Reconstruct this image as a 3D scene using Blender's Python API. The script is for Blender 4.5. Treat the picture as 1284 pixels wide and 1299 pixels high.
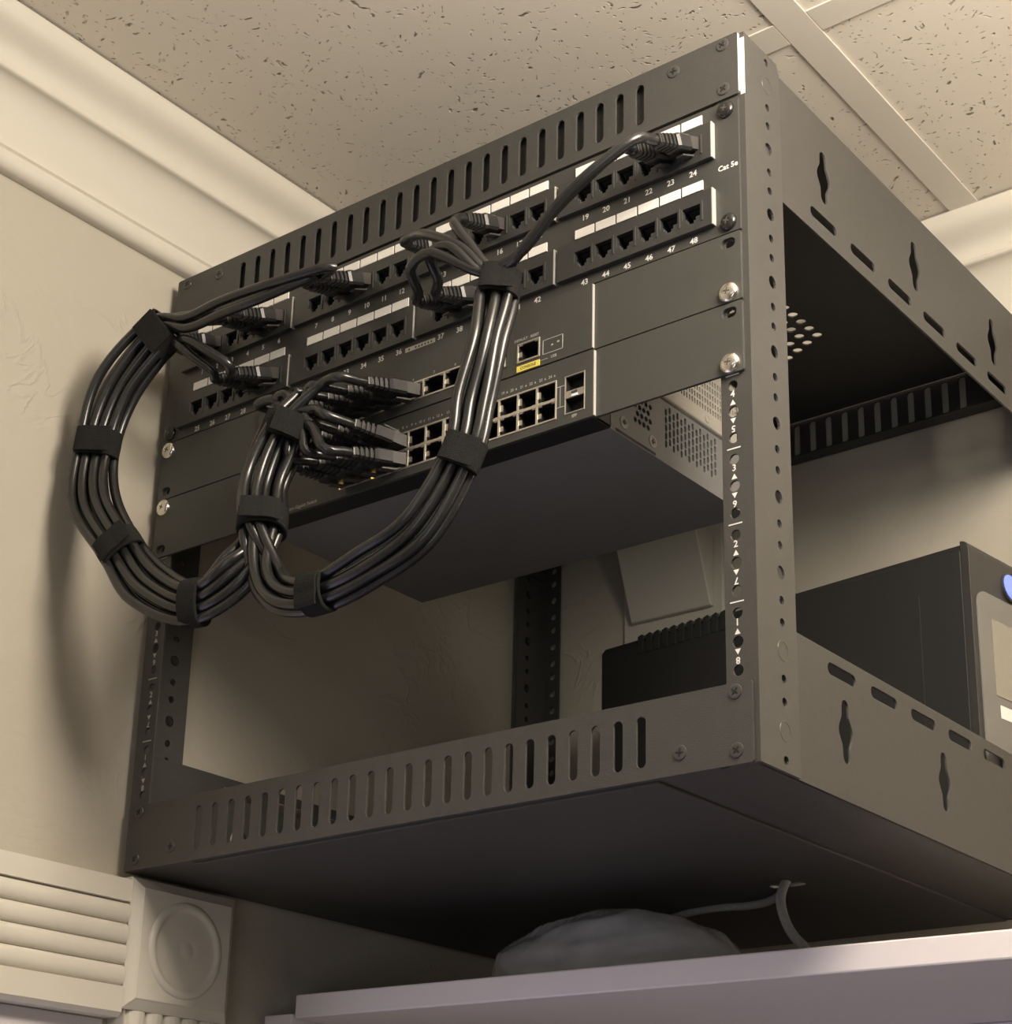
import bpy, bmesh, math, random
from mathutils import Vector, Matrix, Euler
random.seed(7)
for o in list(bpy.data.objects):
    bpy.data.objects.remove(o, do_unlink=True)
SC = bpy.context.scene
COL = SC.collection
H0 = 1.99          # rack datum (bottom of the first rack unit) above the floor, metres
K = 0.001          # millimetres -> metres
U = 44.45

def P(x, y, z):
    return Vector((x * K, y * K, z * K + H0))

# ------------------------------------------------------------------ camera
cd = bpy.data.cameras.new('camera')
cam = bpy.data.objects.new('camera', cd)
COL.objects.link(cam)
cr = Vector((0.7942, 0.6074, 0.0183)); cf = Vector((-0.5791, 0.7474, 0.3257)).normalized()
cr = (cr - cf * cr.dot(cf)).normalized(); cu_ = cr.cross(cf)
R = Matrix((cr, cu_, -cf)).transposed().to_4x4()
cam.matrix_world = Matrix.Translation(P(928.56, -763.62, -294.92)) @ R
cd.sensor_fit = 'HORIZONTAL'; cd.sensor_width = 36.0
cd.lens = 36.0 * 2278.3 / 1284.0
cd.shift_x = (642.0 - 672.55) / 1284.0
cd.shift_y = (839.23 - 649.5) / 1284.0
cd.clip_start = 0.02; cd.clip_end = 50
SC.camera = cam

# ------------------------------------------------------------------ world, lights, exposure
w = bpy.data.worlds.new('world'); SC.world = w; w.use_nodes = True
w.node_tree.nodes['Background'].inputs[0].default_value = (1.0, 0.88, 0.72, 1)
w.node_tree.nodes['Background'].inputs[1].default_value = 0.15

def area(name, loc, target, sx, sy, power, col):
    l = bpy.data.lights.new(name, 'AREA'); l.shape = 'RECTANGLE'
    l.size = sx; l.size_y = sy; l.energy = power; l.color = col
    o = bpy.data.objects.new(name, l); COL.objects.link(o)
    o.location = loc
    o.rotation_euler = (Vector(target) - Vector(loc)).to_track_quat('-Z', 'Y').to_euler()
    return o
WARM = (1.0, 0.90, 0.76)
# unseen fill light added behind the camera at ceiling height
area('front_fill_light', P(900, -1700, 500), P(900, -1700, -1000), 1.15, 0.55, 7, (1.0, 0.95, 0.88))
# cool fill light added behind the viewer to soften the contrast
area('cool_fill_light', P(1500, -2440, -700), P(200, 0, 0), 1.2, 1.4, 10, (0.86, 0.91, 1.0))
# bulb of the surface-mounted globe lamp on the ceiling, right of the rack
pl = bpy.data.lights.new('globe_lamp_bulb', 'POINT'); pl.energy = 26; pl.color = WARM; pl.shadow_soft_size = 0.13
plo = bpy.data.objects.new('globe_lamp_bulb', pl); COL.objects.link(plo); plo.location = P(810, -200, 425)

SC.view_settings.view_transform = 'Standard'
SC.view_settings.look = 'None'
SC.view_settings.gamma = 1.0
SC.view_settings.use_curve_mapping = False
SC.view_settings.exposure = 0.0

# ------------------------------------------------------------------ materials
MATS = {}
def nodes_of(m):
    m.use_nodes = True
    nt = m.node_tree
    return nt, nt.nodes, nt.links, nt.nodes['Principled BSDF']
def mat(name, col, rough=0.5, metal=0.0, spec=0.5, noise=0.0, nscale=300.0, bump=0.0, bscale=800.0, coat=0.0):
    m = bpy.data.materials.new(name); nt, N, L, b = nodes_of(m)
    b.inputs['Roughness'].default_value = rough
    b.inputs['Metallic'].default_value = metal
    b.inputs['Specular IOR Level'].default_value = spec
    b.inputs['Coat Weight'].default_value = coat
    c = (*col, 1)
    b.inputs['Base Color'].default_value = c
    tc = N.new('ShaderNodeTexCoord')
    if noise > 0:
        n = N.new('ShaderNodeTexNoise'); n.inputs['Scale'].default_value = nscale; n.inputs['Detail'].default_value = 4
        L.new(tc.outputs['Object'], n.inputs['Vector'])
        r = N.new('ShaderNodeMapRange'); r.inputs['To Min'].default_value = 1 - noise; r.inputs['To Max'].default_value = 1 + noise
        L.new(n.outputs['Fac'], r.inputs['Value'])
        mx = N.new('ShaderNodeMix'); mx.data_type = 'RGBA'; mx.blend_type = 'MULTIPLY'; mx.inputs['Factor'].default_value = 1
        mx.inputs['A'].default_value = c
        L.new(r.outputs['Result'], mx.inputs['B']); L.new(mx.outputs['Result'], b.inputs['Base Color'])
    if bump > 0:
        n2 = N.new('ShaderNodeTexNoise'); n2.inputs['Scale'].default_value = bscale; n2.inputs['Detail'].default_value = 2
        L.new(tc.outputs['Object'], n2.inputs['Vector'])
        bp = N.new('ShaderNodeBump'); bp.inputs['Strength'].default_value = bump; bp.inputs['Distance'].default_value = 0.0006
        L.new(n2.outputs['Fac'], bp.inputs['Height']); L.new(bp.outputs['Normal'], b.inputs['Normal'])
    MATS[name] = m
    return m
mat('powder_black', (0.052, 0.050, 0.046), 0.48, noise=0.12, nscale=120, bump=0.35, bscale=1400)
mat('rail_black', (0.055, 0.053, 0.049), 0.34, noise=0.1, nscale=90, bump=0.15, bscale=1200)
mat('panel_black', (0.048, 0.047, 0.043), 0.45, noise=0.08, nscale=80, bump=0.1, bscale=1500)
mat('plastic_black', (0.036, 0.036, 0.034), 0.38, noise=0.1, nscale=100)
mat('cavity_black', (0.008, 0.008, 0.008), 0.6, noise=0.1)
mat('jack_grey', (0.05, 0.05, 0.048), 0.4, noise=0.1)
mat('bezel_black', (0.052, 0.052, 0.046), 0.5, noise=0.08, nscale=60, bump=0.08, bscale=1500)
mat('bezel_lip', (0.012, 0.012, 0.012), 0.5, noise=0.08)
mat('chassis_grey', (0.165, 0.165, 0.165), 0.5, noise=0.06, nscale=40, bump=0.12, bscale=1500)
mat('chassis_light', (0.36, 0.34, 0.30), 0.5, noise=0.05, nscale=40, bump=0.08, bscale=1500)
mat('tinned_metal', (0.62, 0.58, 0.50), 0.34, metal=0.85, noise=0.08, nscale=200)
mat('nickel', (0.86, 0.82, 0.74), 0.2, metal=1.0, noise=0.05, nscale=300)
mat('worn_glint_metal', (0.88, 0.86, 0.80), 0.45, metal=0.3, noise=0.1, nscale=400)  # bare worn metal, near white so the lamp highlight is in the colour
mat('black_zinc', (0.05, 0.048, 0.045), 0.22, metal=0.7, noise=0.1)
mat('gold_pin', (0.75, 0.52, 0.18), 0.3, metal=1.0, noise=0.05)
mat('paper_white', (0.82, 0.80, 0.75), 0.6, noise=0.04, nscale=60)
mat('print_white', (0.72, 0.70, 0.66), 0.6, noise=0.05)
mat('print_grey', (0.42, 0.42, 0.39), 0.6, noise=0.05)
mat('lit_face_pale', (0.40, 0.385, 0.35), 0.4, noise=0.05)  # pale grey that paints light onto right-hand side faces
mat('print_dark', (0.06, 0.055, 0.05), 0.6, noise=0.05)
mat('label_yellow', (0.80, 0.66, 0.10), 0.5, noise=0.06)
mat('label_tan', (0.50, 0.48, 0.42), 0.55, noise=0.06)
mat('pvc_black', (0.017, 0.017, 0.017), 0.27, spec=0.6, noise=0.1, nscale=60)
mat('boot_black', (0.022, 0.021, 0.021), 0.36, noise=0.1)
mat('plug_clear', (0.055, 0.050, 0.047), 0.3, spec=0.6, noise=0.1)
mat('velcro_black', (0.016, 0.016, 0.015), 0.95, spec=0.2, noise=0.4, nscale=900, bump=1.0, bscale=1600)
mat('ups_black', (0.018, 0.018, 0.018), 0.45, noise=0.08, bump=0.1, bscale=1200)
mat('ups_bezel', (0.030, 0.029, 0.027), 0.4, noise=0.08)
mat('ups_silver', (0.17, 0.165, 0.15), 0.35, noise=0.08, nscale=30)
mat('ups_screen', (0.27, 0.255, 0.21), 0.25, noise=0.05)
mat('cabinet_white', (0.72, 0.67, 0.68), 0.4, noise=0.03, nscale=12)
mat('trim_white', (0.66, 0.615, 0.53), 0.42, noise=0.03, nscale=14, bump=0.06, bscale=120)
mat('wall_box_white', (0.55, 0.53, 0.46), 0.5, noise=0.04, nscale=20)
mat('grey_cable', (0.33, 0.33, 0.31), 0.6, noise=0.3, nscale=500, bump=0.3, bscale=900)
mat('floor_tan', (0.42, 0.40, 0.37), 0.8, noise=0.3, nscale=8)
mat('wall_taupe', (0.24, 0.21, 0.17), 0.7, noise=0.06, nscale=10)
mat('tee_white', (0.78, 0.73, 0.65), 0.45, noise=0.03, nscale=20)
mat('lamp_brass', (0.6, 0.45, 0.2), 0.3, metal=1.0, noise=0.05)

def emit(name, col, strength):
    m = bpy.data.materials.new(name); nt, N, L, b = nodes_of(m)
    b.inputs['Base Color'].default_value = (*col, 1)
    n = N.new('ShaderNodeTexNoise'); n.inputs['Scale'].default_value = 5
    r = N.new('ShaderNodeMapRange'); r.inputs['To Min'].default_value = strength * 0.95; r.inputs['To Max'].default_value = strength * 1.05
    L.new(n.outputs['Fac'], r.inputs['Value']); L.new(r.outputs['Result'], b.inputs['Emission Strength'])
    b.inputs['Emission Color'].default_value = (*col, 1)
    MATS[name] = m
emit('led_blue', (0.10, 0.14, 1.0), 2.2)
emit('led_amber', (1.0, 0.72, 0.15), 1.6)
emit('day_pane', (0.68, 0.66, 1.0), 0.95)

def wall_mat():
    m = bpy.data.materials.new('wall_plaster'); nt, N, L, b = nodes_of(m)
    tc = N.new('ShaderNodeTexCoord')
    n = N.new('ShaderNodeTexNoise'); n.inputs['Scale'].default_value = 9; n.inputs['Detail'].default_value = 5
    L.new(tc.outputs['Object'], n.inputs['Vector'])
    cr = N.new('ShaderNodeValToRGB')
    cr.color_ramp.elements[0].color = (0.44, 0.40, 0.325, 1); cr.color_ramp.elements[1].color = (0.50, 0.46, 0.38, 1)
    L.new(n.outputs['Fac'], cr.inputs['Fac']); L.new(cr.outputs['Color'], b.inputs['Base Color'])
    b.inputs['Roughness'].default_value = 0.62
    # trowelled plaster: broad flats with thin raised ridges
    n2 = N.new('ShaderNodeTexNoise'); n2.inputs['Scale'].default_value = 14; n2.inputs['Detail'].default_value = 6; n2.inputs['Distortion'].default_value = 1.2
    L.new(tc.outputs['Object'], n2.inputs['Vector'])
    v = N.new('ShaderNodeTexVoronoi'); v.feature = 'DISTANCE_TO_EDGE'; v.inputs['Scale'].default_value = 11
    wv = N.new('ShaderNodeMix'); wv.data_type = 'VECTOR'; wv.inputs['Factor'].default_value = 0.12
    L.new(tc.outputs['Object'], wv.inputs['A']); L.new(n2.outputs['Color'], wv.inputs['B']); L.new(wv.outputs['Result'], v.inputs['Vector'])
    rg = N.new('ShaderNodeMapRange'); rg.inputs['From Max'].default_value = 0.04; rg.inputs['To Min'].default_value = 1; rg.inputs['To Max'].default_value = 0
    L.new(v.outputs['Distance'], rg.inputs['Value'])
    gate = N.new('ShaderNodeTexNoise'); gate.inputs['Scale'].default_value = 7
    L.new(tc.outputs['Object'], gate.inputs['Vector'])
    g2 = N.new('ShaderNodeMapRange'); g2.inputs['From Min'].default_value = 0.52; g2.inputs['From Max'].default_value = 0.62
    L.new(gate.outputs['Fac'], g2.inputs['Value'])
    mu = N.new('ShaderNodeMath'); mu.operation = 'MULTIPLY'; L.new(rg.outputs['Result'], mu.inputs[0]); L.new(g2.outputs['Result'], mu.inputs[1])
    ad = N.new('ShaderNodeMath'); ad.operation = 'MULTIPLY_ADD'; ad.inputs[1].default_value = 0.35
    L.new(mu.outputs['Value'], ad.inputs[0]); L.new(n2.outputs['Fac'], ad.inputs[2])
    bp = N.new('ShaderNodeBump'); bp.inputs['Strength'].default_value = 0.5; bp.inputs['Distance'].default_value = 0.0035
    L.new(ad.outputs['Value'], bp.inputs['Height']); L.new(bp.outputs['Normal'], b.inputs['Normal'])
    MATS['wall_plaster'] = m
wall_mat()

def tile_mat():
    m = bpy.data.materials.new('fissured_tile'); nt, N, L, b = nodes_of(m)
    tc = N.new('ShaderNodeTexCoord')
    ni = N.new('ShaderNodeTexNoise'); ni.inputs['Scale'].default_value = 28; ni.inputs['Detail'].default_value = 3
    L.new(tc.outputs['Object'], ni.inputs['Vector'])
    warp = N.new('ShaderNodeMix'); warp.data_type = 'VECTOR'; warp.inputs['Factor'].default_value = 0.05
    L.new(tc.outputs['Object'], warp.inputs['A']); L.new(ni.outputs['Color'], warp.inputs['B'])
    def pits(scale, lo, hi, rnd, stretch):
        mp = N.new('ShaderNodeMapping'); mp.inputs['Scale'].default_value = stretch
        mp.inputs['Rotation'].default_value = (0, 0, 0.5)
        L.new(warp.outputs['Result'], mp.inputs['Vector'])
        v = N.new('ShaderNodeTexVoronoi'); v.inputs['Scale'].default_value = scale; v.inputs['Randomness'].default_value = 1
        L.new(mp.outputs['Vector'], v.inputs['Vector'])
        r = N.new('ShaderNodeMapRange'); r.inputs['From Min'].default_value = lo; r.inputs['From Max'].default_value = hi
        r.inputs['To Min'].default_value = 1; r.inputs['To Max'].default_value = 0
        L.new(v.outputs['Distance'], r.inputs['Value'])
        sx = N.new('ShaderNodeSeparateColor'); L.new(v.outputs['Color'], sx.inputs['Color'])
        g = N.new('ShaderNodeMath'); g.operation = 'GREATER_THAN'; g.inputs[1].default_value = rnd
        L.new(sx.outputs['Red'], g.inputs[0])
        q = N.new('ShaderNodeMath'); q.operation = 'MULTIPLY'
        L.new(r.outputs['Result'], q.inputs[0]); L.new(g.outputs['Value'], q.inputs[1])
        return q
    a = pits(105, 0.06, 0.20, 0.62, (1.0, 1.6, 1)); c = pits(40, 0.06, 0.14, 0.62, (1.0, 2.0, 1)); d = pits(240, 0.10, 0.28, 0.62, (1, 1, 1))
    mx = N.new('ShaderNodeMath'); mx.operation = 'MAXIMUM'; L.new(a.outputs[0], mx.inputs[0]); L.new(c.outputs[0], mx.inputs[1])
    hd = N.new('ShaderNodeMath'); hd.operation = 'MULTIPLY'; hd.inputs[1].default_value = 0.6; L.new(d.outputs[0], hd.inputs[0])
    mx2 = N.new('ShaderNodeMath'); mx2.operation = 'MAXIMUM'; L.new(mx.outputs[0], mx2.inputs[0]); L.new(hd.outputs[0], mx2.inputs[1])
    col = N.new('ShaderNodeMix'); col.data_type = 'RGBA'
    col.inputs['A'].default_value = (0.84, 0.775, 0.68, 1); col.inputs['B'].default_value = (0.32, 0.27, 0.20, 1)
    L.new(mx2.outputs[0], col.inputs['Factor']); L.new(col.outputs['Result'], b.inputs['Base Color'])
    b.inputs['Roughness'].default_value = 0.85; b.inputs['Specular IOR Level'].default_value = 0.2
    bp = N.new('ShaderNodeBump'); bp.invert = True; bp.inputs['Strength'].default_value = 0.8; bp.inputs['Distance'].default_value = 0.002
    L.new(mx2.outputs[0], bp.inputs['Height']); L.new(bp.outputs['Normal'], b.inputs['Normal'])
    MATS['fissured_tile'] = m
tile_mat()

def film_mat():
    m = bpy.data.materials.new('clear_film'); nt, N, L, b = nodes_of(m)
    b.inputs['Base Color'].default_value = (0.66, 0.66, 0.65, 1); b.inputs['Roughness'].default_value = 0.12
    b.inputs['Specular IOR Level'].default_value = 0.8
    tc = N.new('ShaderNodeTexCoord'); n = N.new('ShaderNodeTexNoise'); n.inputs['Scale'].default_value = 30; n.inputs['Detail'].default_value = 5
    L.new(tc.outputs['Object'], n.inputs['Vector'])
    r = N.new('ShaderNodeMapRange'); r.inputs['To Min'].default_value = 0.30; r.inputs['To Max'].default_value = 0.75
    L.new(n.outputs['Fac'], r.inputs['Value']); L.new(r.outputs['Result'], b.inputs['Alpha'])
    n2 = N.new('ShaderNodeTexNoise'); n2.inputs['Scale'].default_value = 26; n2.inputs['Detail'].default_value = 2; n2.inputs['Distortion'].default_value = 1.5
    L.new(tc.outputs['Object'], n2.inputs['Vector'])
    bp = N.new('ShaderNodeBump'); bp.inputs['Strength'].default_value = 0.8; bp.inputs['Distance'].default_value = 0.003
    L.new(n2.outputs['Fac'], bp.inputs['Height']); L.new(bp.outputs['Normal'], b.inputs['Normal'])
    MATS['clear_film'] = m
film_mat()

# ------------------------------------------------------------------ mesh helpers
OFF = {}           # object -> offset (m) of its frame, so that children can be given in scene millimetres

def tag(o, label=None, cat=None, group=None, kind=None):
    if label: o['label'] = label
    if cat: o['category'] = cat
    if group: o['group'] = group
    if kind: o['kind'] = kind
    return o

def empty(name, x, y, z, rz=0.0):
    o = bpy.data.objects.new(name, None); COL.objects.link(o)
    o.empty_display_size = 0.05
    o.location = P(x, y, z); o.rotation_euler = (0, 0, rz)
    OFF[o] = P(x, y, z) if rz == 0 else Vector((0, 0, H0))    # rotated things take local millimetres
    return o

def link(name, me, parent, loc):
    """loc: world metres (or local metres + H0 for rotated things)"""
    o = bpy.data.objects.new(name, me); COL.objects.link(o)
    OFF[o] = loc
    if parent is not None:
        o.parent = parent; o.location = loc - OFF[parent]
    else:
        o.location = loc
    return o

class MB:
    def __init__(s): s.v = []; s.f = []; s.sm = []
    def add(s, vs, fs, smooth=False):
        n = len(s.v); s.v += [tuple(q) for q in vs]
        for f in fs: s.f.append(tuple(i + n for i in f)); s.sm.append(smooth)
        return s
    def box(s, x0, x1, y0, y1, z0, z1):
        vs = [(x0,y0,z0),(x1,y0,z0),(x1,y1,z0),(x0,y1,z0),(x0,y0,z1),(x1,y0,z1),(x1,y1,z1),(x0,y1,z1)]
        return s.add(vs, [(0,3,2,1),(4,5,6,7),(0,1,5,4),(1,2,6,5),(2,3,7,6),(3,0,4,7)])
    def prism(s, poly, axis, a, b, smooth=False):
        """poly: 2D loop; axis 0: (y,z) swept in x, 1: (x,z) swept in y, 2: (x,y) swept in z"""
        def pt(q, t):
            return (t, q[0], q[1]) if axis == 0 else (q[0], t, q[1]) if axis == 1 else (q[0], q[1], t)
        n = len(poly)
        vs = [pt(q, a) for q in poly] + [pt(q, b) for q in poly]
        fs = [tuple(range(n)), tuple(range(2*n-1, n-1, -1))]
        s.add(vs, fs)
        m = len(s.v) - 2 * n
        for i in range(n):
            j = (i + 1) % n
            s.f.append((m+i, m+j, m+n+j, m+n+i)); s.sm.append(smooth)
        return s
    def loft(s, secs, smooth=True, cap=True):
        n = len(secs[0]); vs = [q for sec in secs for q in sec]; fs = []
        for k in range(len(secs)-1):
            for i in range(n):
                j = (i+1) % n
                fs.append((k*n+i, k*n+j, (k+1)*n+j, (k+1)*n+i))
        s.add(vs, fs, smooth)
        if cap:
            m = len(s.v) - len(vs)
            s.f.append(tuple(m+i for i in reversed(range(n)))); s.sm.append(False)
            s.f.append(tuple(m+(len(secs)-1)*n+i for i in range(n))); s.sm.append(False)
        return s
    def tube(s, path, r, n=8):
        path = [Vector(q) for q in path]; secs = []
        t0 = (path[1]-path[0]).normalized()
        ref = Vector((0,0,1)) if abs(t0.z) < 0.9 else Vector((1,0,0))
        nrm = (ref - t0*ref.dot(t0)).normalized()
        for i, q in enumerate(path):
            t = (path[min(i+1,len(path)-1)] - path[max(i-1,0)]).normalized()
            nrm = (nrm - t*nrm.dot(t)).normalized(); bn = t.cross(nrm)
            rr = r(i) if callable(r) else r
            secs.append([q + (nrm*math.cos(a)+bn*math.sin(a))*rr for a in [2*math.pi*k/n for k in range(n)]])
        return s.loft(secs)
    def lathe(s, c, axis, prof, n=20, smooth=True):
        """prof: list of (radius, offset along axis)"""
        ax = Vector(axis).normalized(); ref = Vector((0,0,1)) if abs(ax.z) < 0.9 else Vector((1,0,0))
        e1 = (ref - ax*ref.dot(ax)).normalized(); e2 = ax.cross(e1); c = Vector(c)
        secs = [[c + ax*h + (e1*math.cos(2*math.pi*k/n)+e2*math.sin(2*math.pi*k/n))*max(r,0.01) for k in range(n)] for r, h in prof]
        return s.loft(secs, smooth)
    def plate(s, outer, holes, mapf, t):
        """2D outline with holes, thickness t, mapped with mapf(u, v, w), w in 0..t"""
        cu = bpy.data.curves.new('tmp', 'CURVE'); cu.dimensions = '2D'; cu.fill_mode = 'BOTH'; cu.extrude = t/2
        for lp in [outer] + list(holes):
            sp = cu.splines.new('POLY'); sp.points.add(len(lp)-1)
            for i, q in enumerate(lp): sp.points[i].co = (q[0], q[1], 0, 1)
            sp.use_cyclic_u = True
        o = bpy.data.objects.new('tmp', cu); COL.objects.link(o)
        dg = bpy.context.evaluated_depsgraph_get(); dg.update()
        me = bpy.data.meshes.new_from_object(o.evaluated_get(dg))
        vs = [mapf(q.co.x, q.co.y, q.co.z + t/2) for q in me.vertices]
        s.add(vs, [tuple(p.vertices) for p in me.polygons])
        bpy.data.objects.remove(o, do_unlink=True); bpy.data.curves.remove(cu); bpy.data.meshes.remove(me)
        return s
    def text(s, txt, size, mapf, rot=0.0, align='CENTER'):
        vs, fs = text_mesh(txt, align)
        c, sn = math.cos(rot)*size, math.sin(rot)*size
        return s.add([mapf(x*c - y*sn, x*sn + y*c) for x, y in vs], fs)
    def mesh(s, name, origin):
        bm = bmesh.new()
        bv = [bm.verts.new(((x-origin[0])*K, (y-origin[1])*K, (z-origin[2])*K)) for x, y, z in s.v]
        for f, sm in zip(s.f, s.sm):
            if len(set(f)) < 3: continue
            try: q = bm.faces.new([bv[i] for i in f]); q.smooth = sm
            except ValueError: pass
        bmesh.ops.remove_doubles(bm, verts=bm.verts, dist=2e-6)
        bmesh.ops.recalc_face_normals(bm, faces=bm.faces)
        for e in bm.edges:
            if len(e.link_faces) == 2 and e.calc_face_angle(0) > 0.7: e.smooth = False
        me = bpy.data.meshes.new(name); bm.to_mesh(me); bm.free()
        return me
    def build(s, name, m, parent=None, bevel=0.0, origin=None):
        if origin is None:
            xs, ys, zs = zip(*s.v)
            origin = ((min(xs)+max(xs))/2, (min(ys)+max(ys))/2, min(zs))
        me = s.mesh(name, origin); me.materials.append(MATS[m])
        o = link(name, me, parent, P(*origin))
        if bevel:
            bv = o.modifiers.new('bevel', 'BEVEL'); bv.width = bevel*K; bv.segments = 2; bv.limit_method = 'ANGLE'; bv.angle_limit = 0.6
            bv.harden_normals = False
        return o

_TX = {}
def text_mesh(txt, align='CENTER'):
    key = (txt, align)
    if key not in _TX:
        cu = bpy.data.curves.new('tmp', 'FONT'); cu.body = txt; cu.size = 1; cu.align_x = align; cu.align_y = 'CENTER'; cu.resolution_u = 2; cu.offset = 0.022
        o = bpy.data.objects.new('tmp', cu); COL.objects.link(o)
        dg = bpy.context.evaluated_depsgraph_get(); dg.update()
        me = bpy.data.meshes.new_from_object(o.evaluated_get(dg))
        _TX[key] = ([(q.co.x, q.co.y) for q in me.vertices], [tuple(p.vertices) for p in me.polygons])
        bpy.data.objects.remove(o, do_unlink=True); bpy.data.curves.remove(cu); bpy.data.meshes.remove(me)
    return _TX[key]

def rect(x0, x1, y0, y1): return [(x0,y0),(x1,y0),(x1,y1),(x0,y1)]
def rrect(x0, x1, y0, y1, r, n=4):
    out = []
    for cx, cy, a0 in ((x1-r,y0+r,-90),(x1-r,y1-r,0),(x0+r,y1-r,90),(x0+r,y0+r,180)):
        for k in range(n+1):
            a = math.radians(a0 + 90*k/n); out.append((cx+r*math.cos(a), cy+r*math.sin(a)))
    return out
def circ(cx, cy, r, n=14): return [(cx+r*math.cos(2*math.pi*k/n), cy+r*math.sin(2*math.pi*k/n)) for k in range(n)]
def slot(cx, cy, w, h):
    return rrect(cx-w/2, cx+w/2, cy-h/2, cy+h/2, min(w, h)/2-0.01, 4)
def keyhole(cx, cy, h, wn, wb):
    """vertical slot that swells to a round hole in the middle"""
    pts = []
    n = 8; hb = h*0.29
    def wid(z):
        return wn/2 + (wb-wn)/2*(math.cos(math.pi*z/(2*hb))**2 if abs(z) < hb else 0.0)
    for k in range(n+1):
        a = math.pi + math.pi*k/n; pts.append((cx+wn/2*math.cos(a), cy-h/2+wn/2+wn/2*math.sin(a)))
    zs = [-hb + 2*hb*k/12 for k in range(1, 12)]
    pts += [(cx+wid(z), cy+z) for z in zs]
    for k in range(n+1):
        a = math.pi*k/n; pts.append((cx+wn/2*math.cos(a), cy+h/2-wn/2+wn/2*math.sin(a)))
    pts += [(cx-wid(z), cy+z) for z in reversed(zs)]
    return pts
XZ = lambda y0: (lambda u, v, w: (u, y0 + w, v))      # front-facing plate, thickness into +y
YZ = lambda x0: (lambda u, v, w: (x0 + w, u, v))      # side plate, (u=y, v=z)
XY = lambda z0: (lambda u, v, w: (u, v, z0 + w))      # level plate
TXF = lambda cx, y, cz: (lambda u, v: (cx + u, y, cz + v))

def catmull(pts, per=7):
    pts = [Vector(q) for q in pts]
    ex = [pts[0]*2-pts[1]] + pts + [pts[-1]*2-pts[-2]]
    out = []
    for i in range(1, len(ex)-2):
        p0, p1, p2, p3 = ex[i-1:i+3]
        for k in range(per):
            # centripetal-ish uniform spline
            t = k/per
            out.append(0.5*((2*p1)+(p2-p0)*t+(2*p0-5*p1+4*p2-p3)*t*t+(3*p1-p0-3*p2+p3)*t**3))
    out.append(pts[-1])
    return out

def screw_mesh(kind, r):
    b = MB()
    if kind == 'pan':           # silver pan head with cross recess
        b.lathe((0,0,0), (0,-1,0), [(r,-0.2),(r,0.9),(r*0.93,1.9),(r*0.7,2.7),(r*0.42,2.95)], 24)
        me = b.mesh('pan_screw', (0,0,0))
    else:                       # low black countersunk head
        b.lathe((0,0,0), (0,-1,0), [(r*1.05,0.0),(r,0.5),(r*0.75,0.75),(r*0.5,0.6)], 20)
        me = b.mesh('flat_screw', (0,0,0))
    return me
def cross_mesh(r, y):
    b = MB()
    b.box(-r*0.52, r*0.52, y-0.12, y+0.2, -r*0.1, r*0.1); b.box(-r*0.1, r*0.1, y-0.13, y+0.2, -r*0.52, r*0.52)
    return b.mesh('recess', (0,0,0))
PAN = screw_mesh('pan', 6.2); PAN.materials.append(MATS['nickel'])
PANB = screw_mesh('pan', 5.4); PANB.materials.append(MATS['black_zinc'])
FLAT = screw_mesh('flat', 4.0); FLAT.materials.append(MATS['rail_black'])
PANX = cross_mesh(3.9, -2.95); PANX.materials.append(MATS['print_dark'])
FLATX = cross_mesh(4.4, -0.7); FLATX.materials.append(MATS['cavity_black'])
def screw(name, me, xm, parent, x, y, z, rot=0.3):
    o = link(name, me, parent, P(x, y, z)); o.rotation_euler = (0, rot, 0)
    c = link('cross_recess', xm, o, P(x, y, z))
    return o

# ================================================================== THE ROOM
WX = -8.0; WY = 458.0; CZ = 512.0; FZ = -1990.0
RX = 2600.0; FY = -2500.0
b = MB(); b.box(WX-150, RX+100, FY-100, WY+100, FZ-60, FZ)
tag(b.build('floor', 'floor_tan'), 'tan office floor below the rack', 'floor', kind='structure')
OY0, OY1, OZ = -860.0, -2.0, -140.0       # door opening in the left wall
b = MB(); b.plate([(FY,FZ),(OY0,FZ),(OY0,OZ),(OY1,OZ),(OY1,FZ),(WY,FZ),(WY,CZ+20),(FY,CZ+20)], [], YZ(WX-120), 120)
tag(b.build('wall_left', 'wall_plaster'), 'cream trowelled plaster wall that the rack hangs on', 'wall', kind='structure')
b = MB(); b.box(WX-120, RX, WY, WY+100, FZ, CZ+20)
tag(b.build('wall_back', 'wall_plaster'), 'cream plaster wall behind the rack', 'wall', kind='structure')
b = MB(); b.box(RX, RX+100, FY, WY+100, FZ, CZ+20)
tag(b.build('wall_right', 'wall_taupe'), 'taupe painted wall at the right end of the room', 'wall', kind='structure')
b = MB(); b.box(WX-120, RX, FY-100, FY, FZ, CZ+20)
tag(b.build('wall_front', 'wall_taupe'), 'taupe painted wall behind the viewer', 'wall', kind='structure')

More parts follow.
